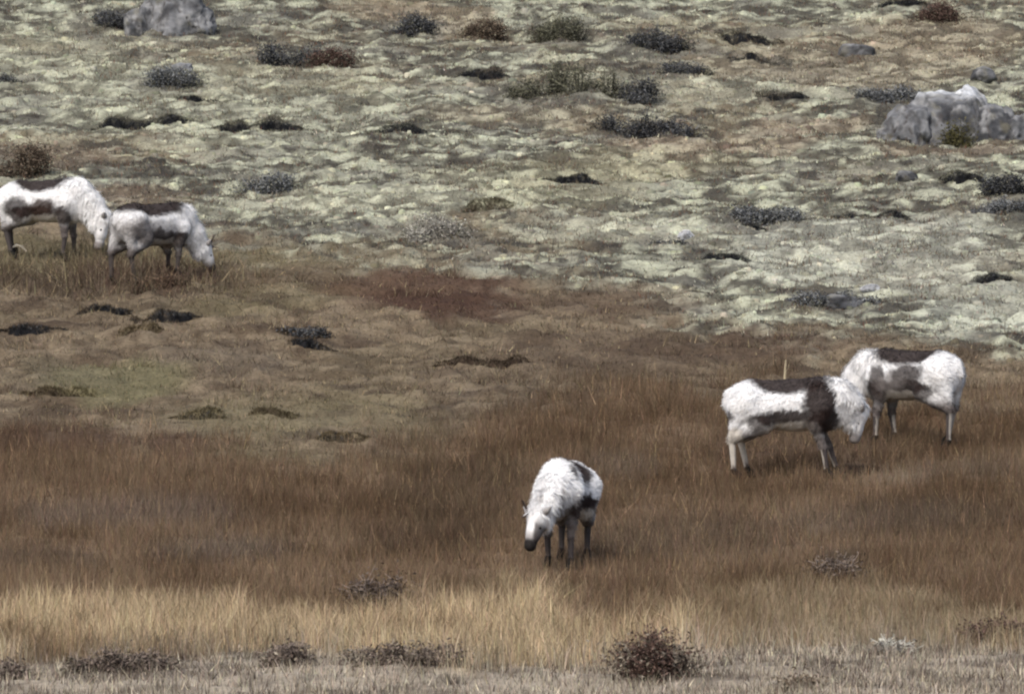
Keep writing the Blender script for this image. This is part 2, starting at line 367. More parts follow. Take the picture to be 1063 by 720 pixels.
def surface_nets(f, o, s):
    """zero surface of the sampled field f[x,y,z]"""
    sg = f < 0
    c = [sg[dx:sg.shape[0] - 1 + dx, dy:sg.shape[1] - 1 + dy, dz:sg.shape[2] - 1 + dz] for dx in (0, 1) for dy in (0, 1) for dz in (0, 1)]
    tot = sum(a.astype(np.int8) for a in c); act = (tot > 0) & (tot < 8)
    idx = -np.ones(act.shape, np.int64); cells = np.argwhere(act); idx[act] = np.arange(len(cells))
    acc = np.zeros((len(cells), 3)); cnt = np.zeros(len(cells))
    cor = [(dx, dy, dz) for dx in (0, 1) for dy in (0, 1) for dz in (0, 1)]
    val = {k: f[cells[:, 0] + k[0], cells[:, 1] + k[1], cells[:, 2] + k[2]] for k in cor}
    for p in cor:
        for ax in range(3):
            if p[ax]: continue
            q = list(p); q[ax] = 1; q = tuple(q); a, b = val[p], val[q]; m = (a < 0) != (b < 0)
            t = np.where(m, a / np.where(m, a - b, 1), 0)
            pt = np.array(p, float)[None].repeat(len(cells), 0); pt[:, ax] = t
            acc[m] += pt[m]; cnt[m] += 1
    V = (cells + acc / cnt[:, None]) * s + o
    F = []
    for ax in range(3):
        u, v = (ax + 1) % 3, (ax + 2) % 3
        sl = [slice(None)] * 3; sl2 = [slice(None)] * 3; sl[ax] = slice(0, -1); sl2[ax] = slice(1, None)
        a, b = sg[tuple(sl)], sg[tuple(sl2)]
        e = np.argwhere(a != b); e = e[(e[:, u] > 0) & (e[:, v] > 0) & (e[:, u] < act.shape[u]) & (e[:, v] < act.shape[v])]
        fl = a[e[:, 0], e[:, 1], e[:, 2]]
        def off(du, dv):
            g = e.copy(); g[:, u] -= du; g[:, v] -= dv; return idx[g[:, 0], g[:, 1], g[:, 2]]
        q = np.stack([off(1, 1), off(0, 1), off(0, 0), off(1, 0)], 1)
        q[~fl] = q[~fl][:, ::-1]; F.append(q)
    F = np.concatenate(F); F = F[(F >= 0).all(1)]
    return V, F

WHITE, CREAM, GREY, DARK, BLACK, BROWN = (lin(c) for c in ((238, 239, 240), (196, 190, 180), (134, 129, 127), (46, 36, 34), (24, 21, 21), (64, 50, 44)))

def make_reindeer(label, px, row, yaw, neck, nose, legs, coat, antlers, size=1.0, muzzle=BLACK, face=.75, paleleg=0.0, cheek=0.0, seed=1):
    """neck: local points from the withers to the poll; nose: local muzzle tip; legs: foot shifts (fore left, fore right, hind left, hind right)"""
    y0 = float(y_of(row)); x0 = (px - W0 / 2) / FPX * y0; z0 = float(ground(x0, y0)) - 0.01
    root = empty('reindeer', (x0, y0, z0), (0, 0, yaw))
    ca, sa = math.cos(yaw), math.sin(yaw)
    def gz(lx, ly):
        wx, wy = x0 + (lx * ca - ly * sa) * size, y0 + (lx * sa + ly * ca) * size
        return (float(ground(wx, wy)) - z0) / size
    A = lambda *p: np.array(p, float)
    prim = []   # kind, args, k, id
    def E(c, r, k=.06, i=0): prim.append(('e', A(*c), A(*r), k, i))
    def C(a, b, ra, rb, k=.04, i=0): prim.append(('c', A(*a), A(*b), ra, rb, k, i))
    # trunk: deep chest narrowing to the belly
    E((.06, 0, .80), (.42, .225, .235)); E((.30, 0, .835), (.22, .19, .235)); E((-.20, 0, .77), (.36, .235, .205)); E((-.45, 0, .845), (.25, .21, .205), .08); E((-.50, 0, .76), (.18, .19, .2), .08)
    E((.36, 0, .70), (.17, .15, .19)); E((.02, 0, .66), (.34, .17, .13), .08)
    C((.24, 0, 1.0), (-.40, 0, .98), .06, .07, .1)
    C((-.66, 0, .92), (-.70, 0, .80), .05, .035, .04, 5)     # tail
    # legs
    hoofs = []
    for n, (fx, fy, lift) in enumerate(legs):
        s = 1 if n % 2 == 0 else -1
        if n < 2:
            hx, hy = .33 + fx, s * .125 + fy; g = gz(hx, hy) + lift
            C((.33, s * .12, .76), (.27, s * .13, .57), .13, .078, .06, 1); C((.27, s * .13, .57), (.31 + fx * .5, s * .125 + fy * .5, .34 + g * .6), .068, .038, .03, 1)
            C((.31 + fx * .5, s * .125 + fy * .5, .34 + g * .6), (hx - .02, hy, .10 + g), .036, .024, .02, 2)
            C((hx - .02, hy, .10 + g), (hx + .03, hy, .045 + g), .032, .04, .015, 3)
        else:
            hx, hy = -.54 + fx, s * .125 + fy; g = gz(hx, hy) + lift
            C((-.46, s * .11, .80), (-.32, s * .14, .61), .18, .108, .08, 1); C((-.31, s * .145, .60), (-.60 + fx * .6, s * .13 + fy * .6, .43 + g * .6), .105, .05, .04, 1)
            C((-.54, s * .12, .74), (-.585 + fx * .5, s * .13, .50), .12, .050, .06, 1)
            C((-.60 + fx * .6, s * .13 + fy * .6, .43 + g * .6), (hx - .02, hy, .10 + g), .039, .025, .02, 2)
            C((hx - .02, hy, .10 + g), (hx + .03, hy, .045 + g), .033, .041, .015, 3)
        C((hx + .02, hy + .016, .03 + g), (hx + .065, hy + .018, .022 + g), .026, .018, .012, 3)
        C((hx + .02, hy - .016, .03 + g), (hx + .065, hy - .018, .022 + g), .026, .018, .012, 3)
    # neck with hanging mane
    pts = [A(*p) for p in neck]; rr = np.linspace(.165, .098, len(pts))
    C((.26, 0, .90), pts[0], .17, rr[0], .08, 4)
    for i in range(len(pts) - 1): C(pts[i], pts[i + 1], rr[i], rr[i + 1], .06, 4)
    poll = pts[-1]; nose = A(*nose); d = nose - poll; L = np.linalg.norm(d); d /= L
    nd = pts[-1] - pts[-2]; nd /= np.linalg.norm(nd)
    side = np.cross(A(0, 0, 1), d + nd * .3); side = side / max(np.linalg.norm(side), 1e-6)
    if side[1] < 0 and abs(side[1]) > .2: side = -side
    if abs(d[2]) > .98: side = A(0, 1, 0)
    side = side - d * (side @ d); side /= np.linalg.norm(side)
    top = np.cross(d, side); 
    if top @ nd > 0 or top[2] < -.3: pass
    if top @ (pts[-2] - pts[-1]) > 0.0 and d[2] > -.9: top = top
    # forehead points away from the throat: opposite of the direction back to the chest
    chest = A(.42, 0, .62); 
    if top @ (poll - chest) < 0: top = -top
    mane0 = pts[0] * .5 + A(.40, 0, .72) * .5
    C(mane0, poll * .45 + chest * .3 + nose * .25, .13, .09, .08, 4)
    for i in range(1, len(pts)): C(pts[i], pts[i] - top * .07 + A(0, 0, -.05), .09, .075, .06, 4)
    E(poll + d * .05, (.098, .082, .098), .04, 6)
    C(poll + d * .04, poll + d * (.55 * L), .095, .074, .04, 6); C(poll + d * (.10) - top * .04, poll + d * (.55 * L) - top * .025, .075, .052, .03, 6)
    C(poll + d * (.5 * L), nose - d * .045, .066, .054, .03, 6); C(nose - d * .075 + top * .004, nose - d * .05 - top * .008, .056, .057, .02, 7)
    for s in (-1, 1):
        e0 = poll + side * s * .07 + top * .03 - d * .01; e1 = e0 + side * s * .10 - d * .06 + top * .02
        C(e0, (e0 + e1) / 2, .02, .032, .015, 8); C((e0 + e1) / 2, e1, .032, .012, .015, 8)
        C(poll + side * s * .055 + d * .12 + top * .045, poll + side * s * .05 + d * .20 + top * .03, .022, .018, .02, 6)
    # sample
    lo = np.array([1e9] * 3); hi = -lo
    for p in prim:
        if p[0] == 'e': lo = np.minimum(lo, p[1] - p[2]); hi = np.maximum(hi, p[1] + p[2])
        else:
            m = max(p[3], p[4]); lo = np.minimum(lo, np.minimum(p[1], p[2]) - m); hi = np.maximum(hi, np.maximum(p[1], p[2]) + m)
    lo -= .04; hi += .04; s = .0115
    dims = np.ceil((hi - lo) / s).astype(int) + 1
    g = np.stack(np.meshgrid(*[np.arange(k) * s + lo[j] for j, k in enumerate(dims)], indexing='ij'), -1).reshape(-1, 3)
    f = np.full(len(g), 1.0)
    for p in prim:
        if p[0] == 'e': bl, bh, k = p[1] - p[2], p[1] + p[2], p[3]
        else:
            m = max(p[3], p[4]); bl, bh, k = np.minimum(p[1], p[2]) - m, np.maximum(p[1], p[2]) + m, p[5]
        pad = k + .05
        i0 = np.maximum(((bl - pad - lo) / s).astype(int), 0); i1 = np.minimum(((bh + pad - lo) / s).astype(int) + 2, dims)
        F3 = f.reshape(dims); sub = F3[i0[0]:i1[0], i0[1]:i1[1], i0[2]:i1[2]]
        G3 = g.reshape(*dims, 3)[i0[0]:i1[0], i0[1]:i1[1], i0[2]:i1[2]].reshape(-1, 3)
        dd = ellip(G3, p[1], p[2]) if p[0] == 'e' else rcone(G3, p[1], p[2], p[3], p[4])
        F3[i0[0]:i1[0], i0[1]:i1[1], i0[2]:i1[2]] = smin(sub.ravel(), dd, k).reshape(sub.shape)
    V, F = surface_nets(f.reshape(dims), lo, s)
    # nearest primitive -> region id
    best = np.full(len(V), 9.0); rid = np.zeros(len(V), int)
    for p in prim:
        dd = ellip(V, p[1], p[2]) if p[0] == 'e' else rcone(V, p[1], p[2], p[3], p[4])
        m = dd < best; best[m] = dd[m]; rid[m] = p[-1]
    # normals
    fn = np.cross(V[F[:, 2]] - V[F[:, 0]], V[F[:, 3]] - V[F[:, 1]]); N = np.zeros_like(V)
    for k in range(4): np.add.at(N, F[:, k], fn)
    N /= np.maximum(np.linalg.norm(N, axis=1), 1e-9)[:, None]
    # shaggy relief
    shag = fbm3(V * np.array([9, 14, 14]), seed * 7, 3)
    soft = np.isin(rid, (0, 1, 4)); V2 = V + N * (shag * np.where(soft, np.where(rid == 4, .022, .011), .002))[:, None]
    # coat
    jv = np.stack([fbm3(V * 8 + 5, seed, 3), fbm3(V * 8 + 9, seed + 2, 3), fbm3(V * 8 + 2, seed + 4, 3)], 1) * .055 + np.stack([vnoise3(V * 38, seed + q) for q in (21, 22, 23)], 1) * .016
    Q = V + jv; Q[:, 1] = np.abs(V[:, 1]) + jv[:, 1] * .3
    col = np.tile(WHITE, (len(V), 1))
    def blob(c, r, colour, a=1.0, edge=.22, ids=None):
        nonlocal col
        d_ = np.sqrt((((Q - np.array(c)) / np.array(r)) ** 2).sum(1)); t = a * (1 - sstep(1 - edge, 1 + edge, d_))
        if ids is not None: t = t * np.isin(rid, ids)
        col = col * (1 - t[:, None]) + colour * t[:, None]
    # legs first
    lower = (rid == 2); fore = V[:, 0] > 0
    def paint(mask, colour, a=1.0): 
        nonlocal col
        t = a * mask; col = col * (1 - t[:, None]) + colour * t[:, None]
    paint((rid == 2) * 1.0, DARK, .95); paint((rid == 3) * 1.0, BLACK)
    paint(((rid == 2) & (N[:, 0] < -.45)) * 1.0, CREAM, paleleg)
    paint((rid == 1) * (1 - sstep(.42, .62, V[:, 2] + jv[:, 2])), BROWN, .9)
    for b in coat: blob(*b)
    # muzzle, brow
    fl = ((V - poll) @ d) / L; paint(np.isin(rid, (6, 7)) * sstep(.35, .8, fl) * face, GREY)
    sd = np.abs((V - poll) @ side); paint(np.isin(rid, (6,)) * sstep(.035, .06, sd) * sstep(.15, .4, fl + jv[:, 0] * 2), DARK, cheek)
    tm = 1 - sstep(.068, .100, np.linalg.norm(V - (nose - d * .04), axis=1)); paint(tm * np.isin(rid, (6, 7)), muzzle, .95)
    paint((rid == 8) * 1.0, GREY, .8)
    col *= (1 + .10 * fbm3(V * np.array([12, 30, 30]), seed + 40, 2))[:, None] * (1 - .12 * sstep(.2, .8, fbm3(V * 6, seed + 50, 2)))[:, None]
    col = np.clip(col, .01, .86)
    body = mesh_obj('body', V2 * size, F, M_fur, root, col)
    # guard hairs lying back along the coat
    r2 = np.random.default_rng(seed); cand = np.where(np.isin(rid, (0, 1, 4, 5)))[0]
    pick = r2.choice(cand, 9000); Pn = V2[pick]; nn = N[pick]
    flow = np.tile(A(-.8, 0, -.55), (len(pick), 1)); flow[rid[pick] == 4] = A(-.15, 0, -1.0)
    flow = flow + r2.normal(0, .25, flow.shape); flow -= nn * (flow * nn).sum(1)[:, None]; flow /= np.maximum(np.linalg.norm(flow, axis=1), 1e-6)[:, None]
    ln = np.where(rid[pick] == 4, .07, .04) * r2.uniform(.6, 1.3, len(pick))
    tip = Pn + (flow * .85 + nn * .42) * ln[:, None]; wd = np.cross(nn, flow) * .005
    FV = np.stack([Pn - wd, Pn + wd, tip], 1).reshape(-1, 3); FF = np.arange(len(FV)).reshape(-1, 3)
    fc = np.repeat(col[pick] * r2.uniform(.85, 1.1, len(pick))[:, None], 3, axis=0)
    tag(mesh_obj('fur', FV * size, FF, M_fur, root, np.clip(fc, .01, .88), smooth=False), kind='stuff')
    # eyes
    for s_ in (-1, 1):
        c = poll + side * s_ * .074 + d * (.40 * L) * .95 + top * .018
        sv, sf = ball(c, .017); mesh_obj('eye', sv * size, sf, M_eye, root, np.tile(lin((16, 12, 10)), (len(sv), 1)))
    # antlers
    for s_ in antlers:
        b = poll + side * s_ * .05 + top * .07 + d * .03
        up = top * .55 - d * .75
        path = [b, b + up * .07 + side * s_ * .03, b + up * .15 + side * s_ * .055 + d * .01, b + up * .22 + side * s_ * .05 + d * .05]
        tv, tf = tube(path, [.018, .015, .013, .005]); t2v, t2f = tube([b + up * .03, b + up * .03 + d * .06 + top * .04, b + up * .05 + d * .11 + top * .09], [.012, .010, .004])
        vv = np.concatenate([tv, t2v]); ff = np.concatenate([tf, t2f + len(tv)])
        mesh_obj('antler', vv * size, ff, M_horn, root, np.tile(lin((62, 52, 46)), (len(vv), 1)))
    tag(root, label, 'reindeer', 'reindeer grazing on the hillside')
    return root

def ball(c, r, nu=8, nv=6):
    v = []; 
    for i in range(nv + 1):
        t = math.pi * (i + .0) / nv
        for j in range(nu): v.append((math.sin(t + 1e-3) * math.cos(2 * math.pi * j / nu), math.sin(t + 1e-3) * math.sin(2 * math.pi * j / nu), math.cos(t)))
    f = [(i * nu + j, (i + 1) * nu + j, (i + 1) * nu + (j + 1) % nu, i * nu + (j + 1) % nu) for i in range(nv) for j in range(nu)]
    return np.array(v) * r + np.asarray(c), np.array(f)
def tube(path, rad, k=6):
    path = [np.asarray(p, float) for p in path]; V = []; F = []
    for i, p in enumerate(path):
        t = path[min(i + 1, len(path) - 1)] - path[max(i - 1, 0)]; t /= max(np.linalg.norm(t), 1e-9)
        u = np.cross(t, (0, 0, 1) if abs(t[2]) < .9 else (1, 0, 0)); u /= np.linalg.norm(u); w = np.cross(t, u)
        for j in range(k): V.append(p + rad[i] * (math.cos(2 * math.pi * j / k) * u + math.sin(2 * math.pi * j / k) * w))
    for i in range(len(path) - 1):
        for j in range(k): F.append((i * k + j, i * k + (j + 1) % k, (i + 1) * k + (j + 1) % k, (i + 1) * k + j))
    return np.array(V), np.array(F)

# coats: centre, radii, colour, strength, edge  (y is the distance from the spine)
def coat_common(shoulder_dark=False, saddle=(-.08, .40), grey_hip=False):
    c = [((.0, .0, .58), (.50, .3, .10), CREAM, .9, .3),                       # pale belly
         ((-.05, .26, .66), (.36, .12, .075), DARK, .95, .25),                 # dark lower flank
         ((-.34, .22, .62), (.12, .14, .10), DARK, .8, .3),
         ((.28, .2, .60), (.14, .14, .12), DARK, .9, .3),                      # elbow
         ((saddle[0], 0, 1.06), (saddle[1], .30, saddle[2] if len(saddle) > 2 else .17), DARK, .97, .18)]       # saddle along the back
    if shoulder_dark: c += [((.30, .16, .84), (.17, .2, .22), DARK, .97, .18), ((.38, .1, .66), (.13, .2, .16), DARK, .95, .2)]
    if grey_hip: c += [((-.42, .2, .72), (.22, .2, .15), GREY, .9, .4), ((-.55, .1, .7), (.2, .2, .2), GREY, .6, .5), ((-.1, .22, .76), (.3, .15, .1), GREY, .5, .5)]
    return c
D = R
hind_white = [((-.58, .13, .36), (.13, .12, .22), CREAM, .85, .2)]
make_reindeer('white reindeer cut by the left picture edge, head down behind its neighbour', 50, 272, D(-18),
              [(.44, 0, .91), (.63, 0, .76), (.78, 0, .57)], (.70, 0, .16), [(0, 0, 0), (-.06, 0, 0), (0, 0, 0), (.08, 0, 0)],
              coat_common() + [((-.02, .24, .70), (.20, .12, .12), BROWN, .9, .25), ((-.35, .24, .70), (.15, .12, .14), DARK, .85, .3)], [], 1.0, muzzle=GREY, face=.4, seed=1)
make_reindeer('reindeer grazing at the left with short dark antlers and a dark brown back', 162, 296, D(42),
              [(.46, 0, .90), (.62, -.03, .72), (.76, -.05, .52)], (.92, -.07, .20), [(0, 0, 0), (-.06, 0, 0), (-.10, 0, 0), (.10, 0, 0)],
              coat_common(saddle=(-.16, .60, .21), grey_hip=True), [-1, 1], 0.97, seed=2)
make_reindeer('reindeer facing the camera alone in the middle, head lowered, dark muzzle', 586, 587, D(-101),
              [(.45, -.02, .78), (.60, -.07, .66), (.72, -.13, .53)], (.86, -.20, .19), [(.02, 0, 0), (-.10, 0, 0), (0, 0, 0), (.06, 0, 0)],
              coat_common(saddle=(-.02, .34)) + [((-.10, .12, .98), (.30, .25, .17), DARK, .97, .22), ((.34, .15, .84), (.06, .045, .28), DARK, .85, .3), ((.44, .1, .54), (.18, .22, .12), DARK, .7, .5), ((.66, .1, .66), (.12, .035, .16), GREY, .7, .5), ((.02, .24, .66), (.3, .12, .11), DARK, .9, .3)], [-1], 0.97, face=.95, cheek=.85, seed=3)
make_reindeer('reindeer facing right with dark shoulder, white flank and white hindquarters', 822, 494, D(-4),
              [(.50, 0, .90), (.62, .04, .82), (.70, .10, .74)], (.66, .12, .40), [(.16, 0, 0), (.06, 0, 0), (.08, 0, 0), (-.05, 0, 0)],
              coat_common(True, saddle=(-.02, .44)) + hind_white + [((-.64, .13, .68), (.065, .10, .06), DARK, .9, .3)], [], 1.02, muzzle=GREY, face=.25, paleleg=.7, seed=4)
make_reindeer('reindeer facing left at the far right with dark back and bright white rump', 941, 464, D(146),
              [(.50, 0, .90), (.66, .02, .78), (.78, .04, .62)], (.86, .05, .30), [(.02, 0, 0), (-.08, 0, 0), (-.06, 0, 0), (.10, 0, 0)],
              coat_common(saddle=(-.03, .44, .19)) + [((-.12, .22, .80), (.22, .14, .12), DARK, .9, .3), ((.26, .2, .74), (.10, .14, .18), DARK, .85, .3), ((.08, .24, .68), (.2, .12, .1), GREY, .6, .4)], [], 1.0, paleleg=.6, seed=5)
# ------------------------------------------------------------------ shrubs, hummocks and rocks, one by one
PAL = {'dark': ((60, 62, 66), (92, 94, 96), (42, 43, 46)), 'grey': ((92, 95, 98), (128, 131, 132), (68, 70, 73)), 'green': ((92, 92, 78), (112, 112, 94), (74, 74, 64)),
       'red': ((84, 68, 62), (102, 84, 76), (64, 52, 48)), 'silver': ((150, 148, 140), (172, 170, 160), (126, 122, 116)), 'brown': ((90, 80, 70), (112, 100, 86), (70, 60, 52)),
       'rust': ((98, 80, 66), (114, 96, 80), (78, 64, 54)), 'dusk': ((98, 88, 82), (120, 109, 100), (78, 69, 64)), 'olive': ((100, 92, 62), (122, 112, 76), (80, 72, 50))}
def leaf_quads(P, size, cols, r2, up=.3):
    n = len(P); a = r2.normal(0, 1, (n, 3)); a /= np.linalg.norm(a, axis=1)[:, None]
    b = np.cross(a, r2.normal(0, 1, (n, 3))); b /= np.maximum(np.linalg.norm(b, axis=1), 1e-6)[:, None]
    s = size[:, None]
    V = np.stack([P - a * s, P + b * s * .45, P + a * s, P - b * s * .45], 1).reshape(-1, 3)
    return V, np.arange(4 * n).reshape(-1, 4), np.repeat(cols, 4, axis=0)
def shrub(name, label, px, row, wpx, hpx, pal, seed, cat='shrub', dens=1.0, depth=.8, group=None, leaf=.018):
    r2 = np.random.default_rng(seed); x0, y0, z0 = at_px(px, row); m = ppm(y0)
    a = wpx / m / 2 * 1.12; h = max(hpx / m * 1.1, .08); b = min(a * depth, .9)
    root = empty(name, (x0, y0 + b * .5, float(ground(x0, y0 + b * .5))))
    yc = y0 + b * .5; zc = float(ground(x0, yc))
    nl = max(3, int(a / .13)); lobes = [((-.85 + 1.7 * (i + r2.uniform(.1, .9)) / nl) * a, r2.uniform(-.6, .6) * b, r2.uniform(.25, 1.0) * h * (1 - .35 * abs(-.85 + 1.7 * (i + .5) / nl)), r2.uniform(.6, 1.2) * a / nl + .06) for i in range(nl)]
    def gh(px_, py_): return ground(x0 + px_, yc + py_) - zc
    V = []; F = []; C = []; off = 0; tips = []
    ns = int(np.clip(40 * a / .5, 20, 90))
    for i in range(ns):
        lx, ly, lh, lr = lobes[i % len(lobes)]
        bx, by = lx + r2.normal(0, .3) * lr, ly + r2.normal(0, .25) * lr; g0 = float(gh(bx, by))
        ang = r2.uniform(0, 6.28); sp = r2.uniform(.1, 1.0); ex, ey = bx + math.cos(ang) * sp * lr, by + math.sin(ang) * sp * lr * .8
        ez = g0 + lh * math.sqrt(max(0.12, 1 - .75 * sp * sp)) * r2.uniform(.75, 1.05)
        mid = ((bx + ex) / 2 + r2.normal(0, .02), (by + ey) / 2 + r2.normal(0, .02), g0 + (ez - g0) * .6)
        tv, tf = tube([(bx, by, g0 - .02), mid, (ex, ey, ez)], [.010, .007, .003], 4)
        V.append(tv); F.append(tf + off); off += len(tv); tips.append((mid, (ex, ey, ez), lr))
    ntw = off
    for i in range(70):
        mid, end, lr = tips[i % len(tips)]; q = r2.uniform(.2, 1); s0 = np.array(mid) * (1 - q) + np.array(end) * q
        s1 = s0 + np.array([r2.normal(0, .07), r2.normal(0, .07), abs(r2.normal(.02, .05))]) * np.clip(h / .3, .5, 1.2)
        tv, tf = tube([s0, s1], [.005, .003], 4); V.append(tv); F.append(tf + off); off += len(tv)
    V = np.concatenate(V); F = np.concatenate(F)
    p = [lin(q) for q in PAL[pal]]
    tag(mesh_obj('stems', V, F, M_wood, root, np.where(np.arange(len(V))[:, None] < ntw, p[2] * .9, p[1] * 1.5)), kind='stuff')
    N = int(np.clip(dens * 6500 * a * h / .12, 900, 6500)); idx = r2.integers(0, len(tips), N)
    mids = np.array([tips[i][0] for i in idx]); ends = np.array([tips[i][1] for i in idx]); t = r2.uniform(-1.3, 1, N)[:, None]
    P = mids * (1 - t) + ends * t + r2.normal(0, 1, (N, 3)) * np.array([.075, .075, .04]) * np.clip(h / .3, .5, 1.2) * r2.lognormal(0, .25, (N, 1))
    P[:, 2] = np.maximum(P[:, 2], gh(P[:, 0], P[:, 1]) + .005)
    k = r2.integers(0, 3, N); k = np.where(r2.uniform(0, 1, N) < .5, (idx * 7) % 3, k)
    cols = np.array(p)[k] * r2.lognormal(0, .22, N)[:, None]
    gt = tint(x0 + P[:, 0], yc + P[:, 1]); bl = r2.uniform(0, 1, N) < .14 + .5 * (np.abs(P[:, 0]) > a * .9); cols[bl] = gt[bl] * r2.uniform(.7, 1.1, (bl.sum(), 1))
    lv, lf, lc = leaf_quads(P, r2.uniform(.6, 1.4, N) * leaf, cols, r2)
    tag(mesh_obj('foliage', lv, lf, M_plant, root, np.clip(lc, .005, .8), smooth=False), kind='stuff')
    tag(root, label, cat, group); return root

def hummock(name, label, px, row, wpx, hpx, top, front, seed, cat='hummock', group=None):
    """a broken step in the turf: ragged dark peat front, turf top running back into the slope"""
    r2 = np.random.default_rng(seed); x0, y0, z0 = at_px(px, row); m = ppm(y0); a = wpx / m / 2 * 1.1; olive = top == 'olive'
    h = max(hpx / m, .05) * (.62 if olive else .8); b = max(.5, min(a * 1.1, 1.1))
    zc = z0; root = empty(name, (x0, y0, zc)); nu, nv = 72, 22
    u = np.linspace(-1, 1, nu); v = np.concatenate([np.linspace(-.12, .14, 10), np.linspace(.2, 1, nv - 10)])
    UU_, VV_ = np.meshgrid(u, v); lx = UU_.ravel() * a; q = VV_.ravel()
    edge = .16 * fbm2(lx / .22 + seed, lx * 0, seed, 3) + .10 * vnoise2(lx / .09, lx * 0 + seed, 3)    # ragged front line
    ly = q * b + edge * min(b, .7)
    hx = np.clip(1.0 - np.abs(UU_.ravel()) ** 2.5, 0, 1) * np.clip(.55 + .9 * fbm2(lx / .3, lx * 0 + 4.1, seed + 2, 3), .08, 1.2)
    rise = sstep(-.07, .06, q) if not olive else sstep(-.12, .3, q); fall = 1 - sstep(.25, .98, q)
    bump = .02 * fbm2((x0 + lx) / .1, (y0 + ly) / .12, seed + 5, 2)
    lz = ground(x0 + lx, y0 + ly) - zc - .025 + (h * hx + .03) * rise * fall + bump * fall
    ly = ly - .05 * np.exp(-((q - .05) / .05) ** 2) * hx                                      # slight overhang
    V = np.stack([lx, ly, lz], 1); ii = np.arange(nu * nv if len(v) == nv else nu * len(v)).reshape(len(v), nu)
    F = np.stack([ii[:-1, :-1], ii[:-1, 1:], ii[1:, 1:], ii[1:, :-1]], -1).reshape(-1, 4)
    pt, pf = [lin(c) for c in PAL[top]], [lin(c) for c in PAL[front]]
    tc = tint(x0 + lx, y0 + ly) * .72 + pt[0] * .28; isf = (1 - sstep(.03, .16, q + .07 * vnoise2(lx / .07, ly / .07, seed))) * sstep(.12, .3, hx)
    if olive: isf = isf * .5
    col = tc * (1 - isf)[:, None] + pf[2] * .62 * isf[:, None]; col = col * (1 + .25 * vnoise3(V * 25, seed))[:, None]  # dark peat, deepened with painted shade of the cut edge
    mesh_obj('peat', V, F, M_ground, root, col)
    N = int(np.clip(3400 * a, 700, 3000)); k = r2.integers(0, nu, N); qq = r2.beta(1.0, 3.2, N) * .9
    jj = np.clip(np.searchsorted(v, qq), 0, len(v) - 1); P = V[jj * nu + k] + r2.normal(0, .02, (N, 3)) * np.array([1, 1, .2])
    dk = r2.uniform(0, 1, N) < np.where(qq < .12, .75, .2) * (0.5 if olive else 1)
    cols = np.where(dk[:, None], np.array(pf)[r2.integers(0, 3, N)] * .8, col[jj * nu + k] * 1.0) * r2.lognormal(0, .2, N)[:, None]
    hh = r2.uniform(.025, .07, N) * (.4 + .6 * hx[jj * nu + k]); dx = r2.normal(0, .6, (N, 2)) * hh[:, None]; w = r2.uniform(.007, .012, N) / 2
    SV = np.stack([P - np.array([1., 0, 0]) * w[:, None], P + np.array([1., 0, 0]) * w[:, None], P + np.stack([dx[:, 0], dx[:, 1] - .02, hh], 1)], 1).reshape(-1, 3)
    tag(mesh_obj('heather', SV, np.arange(len(SV)).reshape(-1, 3), M_plant, root, np.repeat(cols, 3, axis=0), smooth=False), kind='stuff')
    tag(root, label, cat, group); return root

import bmesh
def ico(sub):
    bm = bmesh.new(); bmesh.ops.create_icosphere(bm, subdivisions=sub, radius=1.0)
    V = np.array([v.co[:] for v in bm.verts]); F = np.array([[v.index for v in f.verts] for f in bm.faces]); bm.free(); return V, F
_ICO = {k: ico(k) for k in (3, 4, 5)}
def rock_mesh(a, b, h, seed, sub=5, cuts=12, rough=.20):
    r2 = np.random.default_rng(seed); V, F = _ICO[sub]; V = V.copy()
    for _ in range(cuts):
        n = r2.normal(0, 1, 3); n[2] = abs(n[2]) * .8; n /= np.linalg.norm(n); d = r2.uniform(.62, .9)
        e = V @ n - d; V -= np.maximum(e, 0)[:, None] * n[None] * .92
    n = np.array([r2.normal(0, .18), r2.normal(0, .1) - .1, 1.0]); n /= np.linalg.norm(n); e = V @ n - .60; V -= np.maximum(e, 0)[:, None] * n[None] * .85
    V *= 1 + rough * fbm3(V * 2.2, seed, 4)[:, None] + .10 * np.abs(fbm3(V * 5, seed + 3, 3))[:, None] + .035 * fbm3(V * 13, seed + 4, 2)[:, None]
    cr = np.abs(fbm3(V * 2.6 + 7, seed + 9, 2)); V *= (1 - .11 * (1 - sstep(0, .08, cr)))[:, None]
    return V * np.array([a, b, h]), F, cr
